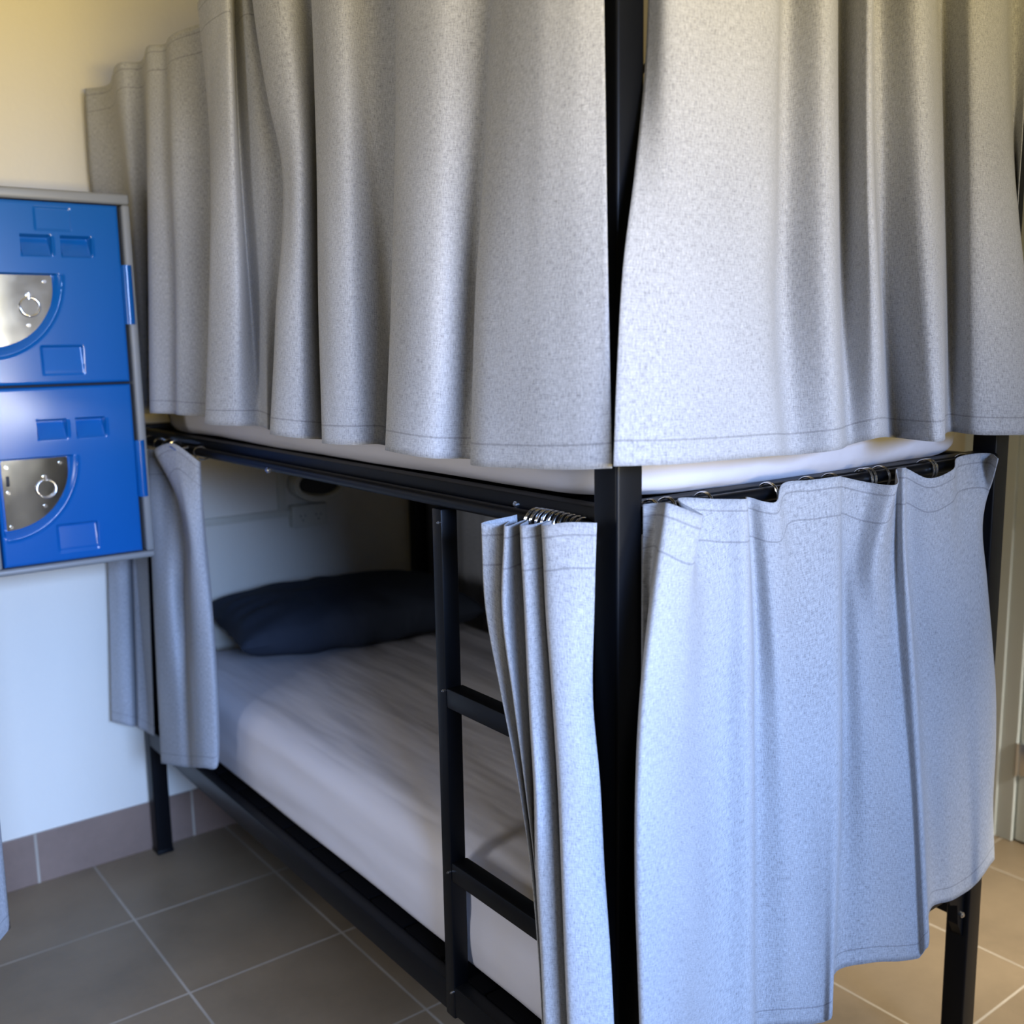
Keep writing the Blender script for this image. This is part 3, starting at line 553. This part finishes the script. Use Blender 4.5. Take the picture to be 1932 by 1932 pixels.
CUR['far_flap'] = [
[(-0.059,2.0250,1.2160),(-0.0618,2.0250,1.1043),(-0.0647,2.0250,0.9926),(-0.0685,2.0250,0.8809),(-0.0739,2.0250,0.7691),(-0.0804,2.0250,0.6574),(-0.0873,2.0250,0.5457),(-0.094,2.0250,0.434)],
[(-0.041,1.9800,1.2180),(-0.0436,1.9800,1.1056),(-0.0462,1.9800,0.9931),(-0.0496,1.9800,0.8807),(-0.054,1.9800,0.7683),(-0.0592,1.9800,0.6559),(-0.0647,1.9800,0.5434),(-0.07,1.9800,0.431)],
[(-0.015,1.9750,1.2160),(-0.0199,1.9750,1.1026),(-0.0249,1.9750,0.9891),(-0.0298,1.9750,0.8757),(-0.0349,1.9750,0.7623),(-0.0399,1.9750,0.6489),(-0.045,1.9750,0.5354),(-0.05,1.9750,0.422)],
[(0.012,2.0200,1.2110),(0.0071,2.0200,1.0959),(0.0022,2.0200,0.9807),(-0.0028,2.0200,0.8656),(-0.0082,2.0200,0.7504),(-0.0138,2.0200,0.6353),(-0.0194,2.0200,0.5201),(-0.025,2.0200,0.405)],
[(0.005,1.9750,1.2150),(0,1.9750,1.1003),(-0.005,1.9750,0.9856),(-0.0099,1.9750,0.8709),(-0.0147,1.9750,0.7561),(-0.0195,1.9750,0.6414),(-0.0242,1.9750,0.5267),(-0.029,1.9750,0.412)],
[(0.024,1.9650,1.2140),(0.0197,1.9650,1.0970),(0.0154,1.9650,0.98),(0.0109,1.9650,0.863),(0.0063,1.9650,0.746),(0.0015,1.9650,0.629),(-0.0032,1.9650,0.512),(-0.008,1.9650,0.395)],
[(-0.008,1.8370,1.2260),(-0.008,1.8452,1.1081),(-0.008,1.8535,0.9903),(-0.008,1.8636,0.8724),(-0.008,1.8759,0.7546),(-0.008,1.8897,0.6367),(-0.008,1.9041,0.5189),(-0.008,1.9180,0.401)],
]
def curtain(key, base, label, group, seed, **k):
    e = empty('curtain', base, label, 'curtain', group)
    curtain_panel(CUR[key], e, seed, **k); return e
GR = 'grey linen curtains hung on the bunk bed'
cu = curtain('upper_long', (-0.03, 1.0, 1.33), 'long pleated grey curtain across the long side of the top bunk', GR, 1.0)
for k in range(11): ring(cu, (0.026, 0.12+k*0.175, 2.139), 'y', 0.1, 0.018)
cf = curtain('upper_foot', (0.5, -0.03, 1.33), 'pale grey curtain across the foot end of the top bunk, right of the corner post', GR, 2.0)
for k in range(6): ring(cf, (0.10+k*0.15, 0.026, 2.139), 'x', 0.1, 0.018)
cl = curtain('lower_foot', (0.5, -0.03, 0.43), 'long grey curtain hung across the foot end of the lower bunk', GR, 3.0)
for x, tl in ((0.064, 0.1), (0.093, 0.35), (0.165, 0.3), (0.305, -0.15), (0.395, 0.3), (0.452, 0.4), (0.538, 0.2), (0.548, 0.35), (0.585, 0.1), (0.715, 0.4), (0.724, 0.3), (0.835, 0.6)):
    ring(cl, (x, 0.0065, 1.2705), 'x', tl*0.4)
cn = curtain('near_bunch', (-0.05, 0.10, 0.43), 'grey curtain bunched narrow against the corner post in front of the ladder', GR, 4.0)
for k in range(10): ring(cn, (0.0055, 0.062+k*0.0125, 1.2475), 'y', 0.5-0.09*k)
cb = curtain('far_bunch', (-0.03, 1.60, 0.43), 'grey curtain pushed back beside the blue locker at the head of the lower bunk', GR, 5.0, xmax=0.01)
curtain_panel(CUR['far_flap'], cb, 5.5, xmax=-0.005)
hk = bmesh.new(); tube(hk, [(-0.064, 1.455, 1.268), (-0.036, 1.385, 1.240)], 0.0022, 8); tube(hk, [(-0.052, 1.425, 1.256), (-0.046, 1.418, 1.265), (-0.038, 1.408, 1.268)], 0.0028, 8)
link('curtain_hook', hk, CHROME, cb)
for y, tl in ((1.44, 0.7), (1.62, -0.3), (1.66, 0.2), (1.72, 0.5), (1.80, 0.1), (1.93, 0.3)): ring(cb, (0.0055, y, 1.2475), 'y', tl)
# closed curtain on the far side of the lower bunk
def wavy(p, q, zt, zb, n, amp, seed):
    rnd = random.Random(seed); cols = []; p = Vector(p); q = Vector(q); d = (q-p).normalized(); nn = Vector((d.y, -d.x, 0))
    for i in range(n):
        b = p.lerp(q, i/(n-1)); s = 1 if i % 2 else -1
        cols.append([tuple(b+nn*s*amp*a*rnd.uniform(0.7, 1.2)+Vector((0, 0, z))) for z, a in zip([zt+(zb-zt)*k/4 for k in range(5)], (0.5, 0.8, 1, 1.1, 1.2))])
    return cols
CUR['rear'] = wavy((BW+0.022, 0.34, 0), (BW+0.022, 2.035, 0), 1.262, 0.43, 29, 0.012, 6)
cr = curtain('rear', (BW+0.022, 1.2, 0.43), 'dark shaded curtain closing the far side of the lower bunk behind the ladder', GR, 6.0)
for k in range(9): ring(cr, (BW-0.003, 0.40+k*0.19, 1.2475), 'y', 0.2)
# edge of the curtain of the next bed, left of the floor tiles
CUR['next'] = wavy((-1.35, 1.12, 0), (-0.553, 1.12, 0), 1.25, 0.375, 13, 0.030, 8)
cx = curtain('next', (-0.95, 1.12, 0.38), 'corner of a blue-grey curtain at the left edge above the floor tiles', None, 8.0)
link('curtain_rod', cyl(bmesh.new(), (-2.749, 1.148, 1.245), (-0.70, 1.148, 1.245), 0.0105, 16), BLACK, cx)
link('post', box(bmesh.new(), -0.740, -0.700, 1.162, 1.202, 0.0, 1.262, 0.004), BLACK, cx)
for k in range(5): ring(cx, (-0.74-k*0.14, 1.1505, 1.243), 'x', 0.2)

# ------------------------------------------------------------------ blue locker on the wall
LX0, LX1, LY = -0.4485, -0.0875, 1.548
lk = empty('locker', (-0.268, 1.80, 0.994), 'grey-framed wall locker with two bright blue doors, one above the other', 'locker')
link('locker_body', box(bmesh.new(), LX0+0.004, LX1-0.004, LY+0.036, Y1-0.001, 0.998, 1.842, 0.004), GREYP, lk)
bm = bmesh.new()
box(bm, LX0, LX1, LY-0.003, LY+0.04, 1.8225, 1.8465, 0.006, 3); box(bm, LX0, LX1, LY-0.003, LY+0.04, 0.994, 1.0095, 0.006, 3)
box(bm, LX0, LX0+0.020, LY-0.003, LY+0.04, 1.0095, 1.8225, 0.006, 3)
box(bm, LX1-0.0195, LX1, LY-0.003, LY+0.04, 1.0095, 1.8225, 0.006, 3)
link('locker_frame', bm, GREYP, lk)
box_ = box(bmesh.new(), LX0+0.018, LX1-0.018, LY+0.030, LY+0.037, 1.008, 1.824, 0); link('door_gap_shade', box_, DARKGAP, lk, False)
DW, DH = 0.310, 0.402
def depth(x, z, numbered):
    """relief of the moulded door: rounded rim, two hooded vents, latch recess, lower finger panel"""
    r = 0.007; d = 0.0
    e = min(x, DW-x, z, DH-z)
    if e < r: d += r-math.sqrt(max(r*r-(r-e)**2, 0))
    def rect(a, b, c, f, s=0.0018): return sm(a-s, a+s, x)*(1-sm(b-s, b+s, x))*sm(c-s, c+s, z)*(1-sm(f-s, f+s, z))
    for a, b in ((0.096, 0.157), (0.180, 0.243)):
        d += rect(a, b, 0.283, 0.327)*(0.019*max(min((z-0.281)/0.040, 1), 0)**0.8)
        d -= 0.0022*rect(b+0.002, b+0.006, 0.287, 0.325, 0.002)
    if numbered: d += 0.0016*rect(0.128, 0.203, 0.340, 0.388, 0.001)
    d += rect(0.119, 0.207, 0.022, 0.085)*(0.0015+0.0055*max(min((z-0.03)/0.05, 1), 0))
    a, b = (x-0.010)/0.161, (0.243-z)/0.176
    if x > 0.006 and z < 0.247:
        q = math.sqrt(max(a, 0)**2+max(b, 0)**2); k = 1-sm(0.90, 1.0, q)
        d += 0.012*k*sm(0.006, 0.010, x)*(1-sm(0.242, 0.2455, z))
        d -= 0.0030*math.exp(-((q-1.02)/0.022)**2)*(1 if z < 0.243 and x > 0.01 else 0)
    return d
def locker_door(x0, z0, numbered, label):
    bm = bmesh.new(); NX, NZ = 155, 201; g = []
    for j in range(NZ+1):
        g.append([bm.verts.new((x0+DW*i/NX, LY+depth(DW*i/NX, DH*j/NZ, numbered), z0+DH*j/NZ)) for i in range(NX+1)])
    for j in range(NZ):
        for i in range(NX): bm.faces.new((g[j][i], g[j][i+1], g[j+1][i+1], g[j+1][i]))
    rim = g[0][:]+[g[j][NX] for j in range(1, NZ+1)]+g[NZ][-2::-1]+[g[j][0] for j in range(NZ-1, 0, -1)]
    bk = [bm.verts.new((v.co.x, LY+0.029, v.co.z)) for v in rim]; n = len(rim)
    for i in range(n): bm.faces.new((rim[i], rim[(i+1) % n], bk[(i+1) % n], bk[i]))
    bm.faces.new(bk)
    d = link('locker_door', bm, BLUE, lk)
    if label: d['label'] = label
    hb = bmesh.new(); xh = x0+DW+0.0095
    tube(hb, [(xh, LY+0.002, z0+0.133), (xh, LY+0.002, z0+0.2005), (xh, LY+0.002, z0+0.268)], 0.0120, 20)
    box(hb, x0+DW-0.006, xh, LY+0.002, LY+0.012, z0+0.134, z0+0.267, 0.001)
    link('hinge_barrel', hb, BLUE, d)
    # quarter-round latch plate
    bm = bmesh.new(); cx, cz = x0+0.014, z0+0.2415; a, b = 0.141, 0.158; r = 0.004
    pr = [(cx, cz-r), (cx+r*0.3, cz-r*0.3), (cx+r, cz), (cx+a-r, cz), (cx+a-r*0.3, cz-r*0.3), (cx+a, cz-r)]
    for k in range(1, 29): t = PI/2*k/28; pr.append((cx+a*math.cos(t), cz-0.022-(b-0.022)*math.sin(t)))
    f = [bm.verts.new((u, LY+0.0085, w)) for u, w in pr]; k_ = [bm.verts.new((u, LY+0.0125, w)) for u, w in pr]; n = len(pr)
    bm.faces.new(f); bm.faces.new(k_)
    for i in range(n): bm.faces.new((f[i], f[(i+1) % n], k_[(i+1) % n], k_[i]))
    pl = link('latch_plate', bm, PLATE, d, False); pl['label'] = 'quarter-round steel latch plate'
    cx0, cz0 = x0+0.104, z0+0.172
    rb = bmesh.new(); tube(rb, ring_pts((cx0, LY+0.0035, cz0), 0.0205, 'y', 32, tilt=0.12), 0.0021, 10, True)
    cyl(rb, (cx0-0.001, LY+0.009, cz0+0.026), (cx0-0.001, LY+0.0045, cz0+0.026), 0.0050, 14); cyl(rb, (cx0-0.001, LY+0.0045, cz0+0.031), (cx0-0.001, LY+0.0045, cz0+0.017), 0.0028, 10)
    link('ring_pull', rb, CHROME, d)
    for u, w in ((0.025, 0.226), (0.139, 0.228), (0.024, 0.169), (0.099, 0.132), (0.024, 0.091)):
        vb_ = bmesh.new(); cyl(vb_, (x0+u, LY+0.0088, z0+w), (x0+u, LY+0.0066, z0+w), 0.0042, 14); cyl(vb_, (x0+u, LY+0.0068, z0+w), (x0+u, LY+0.0062, z0+w), 0.0024, 10)
        link('rivet', vb_, CHROME, d)
    sb = bmesh.new(); box(sb, x0+0.0215, x0+0.0285, LY+0.0080, LY+0.0092, z0+0.184, z0+0.207, 0.0004); link('key_slot', sb, SLOT, d)
    return d
locker_door(-0.4245, 1.0115, False, 'lower blue locker door'); locker_door(-0.4245, 1.4185, True, 'upper blue locker door')

# ------------------------------------------------------------------ head wall fittings
so = empty('power_outlet', (0.566, Y1, 0.960), 'cream double power outlet on the wall above the charcoal pillow', 'power outlet')
link('outlet_box', box(bmesh.new(), 0.506, 0.628, Y1-0.034, Y1+0.001, 0.924, 0.996, 0.004, 3), CREAMP, so)
for cx_ in (0.540, 0.594):
    for dx, dz, hh in ((-0.008, 0.004, 0.007), (0.008, 0.004, 0.007), (0.0, -0.010, 0.008)): link('socket_slot', box(bmesh.new(), cx_+dx-0.0013, cx_+dx+0.0013, Y1-0.0347, Y1-0.033, 0.958+dz-hh/2, 0.958+dz+hh/2, 0), SLOT, so, False)
    link('outlet_switch', box(bmesh.new(), cx_-0.006, cx_+0.006, Y1-0.037, Y1-0.033, 0.976, 0.988, 0.001), CREAMP, so)
cd = bmesh.new()
box(cd, 0.06, 0.506, Y1-0.014, Y1+0.001, 0.962, 0.984, 0.002)
box(cd, 0.470, 0.496, Y1-0.014, Y1+0.001, 0.984, 1.225, 0.002)
tag(link('cable_duct', cd, CREAMP), 'white cable duct running along the head wall to the power outlet', 'cable duct')
la = empty('bunk_lamp', (0.60, Y1, 1.06), 'oval cream lamp on the wall just above the power outlet', 'lamp')
def oval(bm, cx, cz, y0, y1, a, b, a2, b2, n=40):
    R = []
    for (y, s, t) in ((y0, a, b), (y0-(y0-y1)*0.6, a, b), (y1, a*0.96, b*0.94), (y1, a2*1.06, b2*1.08), (y1+0.006, a2, b2), (y0-0.004, a2*0.9, b2*0.85)):
        R.append([bm.verts.new((cx+s*math.cos(2*PI*k/n), y, cz+t*math.sin(2*PI*k/n))) for k in range(n)])
    for A, B in zip(R, R[1:]):
        for k in range(n): bm.faces.new((A[k], A[(k+1) % n], B[(k+1) % n], B[k]))
    return R
bm = bmesh.new(); oval(bm, 0.600, 1.062, Y1, Y1-0.055, 0.094, 0.062, 0.074, 0.038); link('lamp_housing', bm, CREAMP, la)
bm = bmesh.new(); n = 40
f = [bm.verts.new((0.606+0.070*math.cos(2*PI*k/n), Y1-0.038, 1.060+0.034*math.sin(2*PI*k/n))) for k in range(n)]
b2 = [bm.verts.new((v.co.x, Y1-0.006, v.co.z)) for v in f]; bm.faces.new(f); bm.faces.new(b2)
for k in range(n): bm.faces.new((f[k], f[(k+1) % n], b2[(k+1) % n], b2[k]))
link('lamp_recess', bm, DARKP, la, False)  # near-black disc stands in for the lamp's dark recess
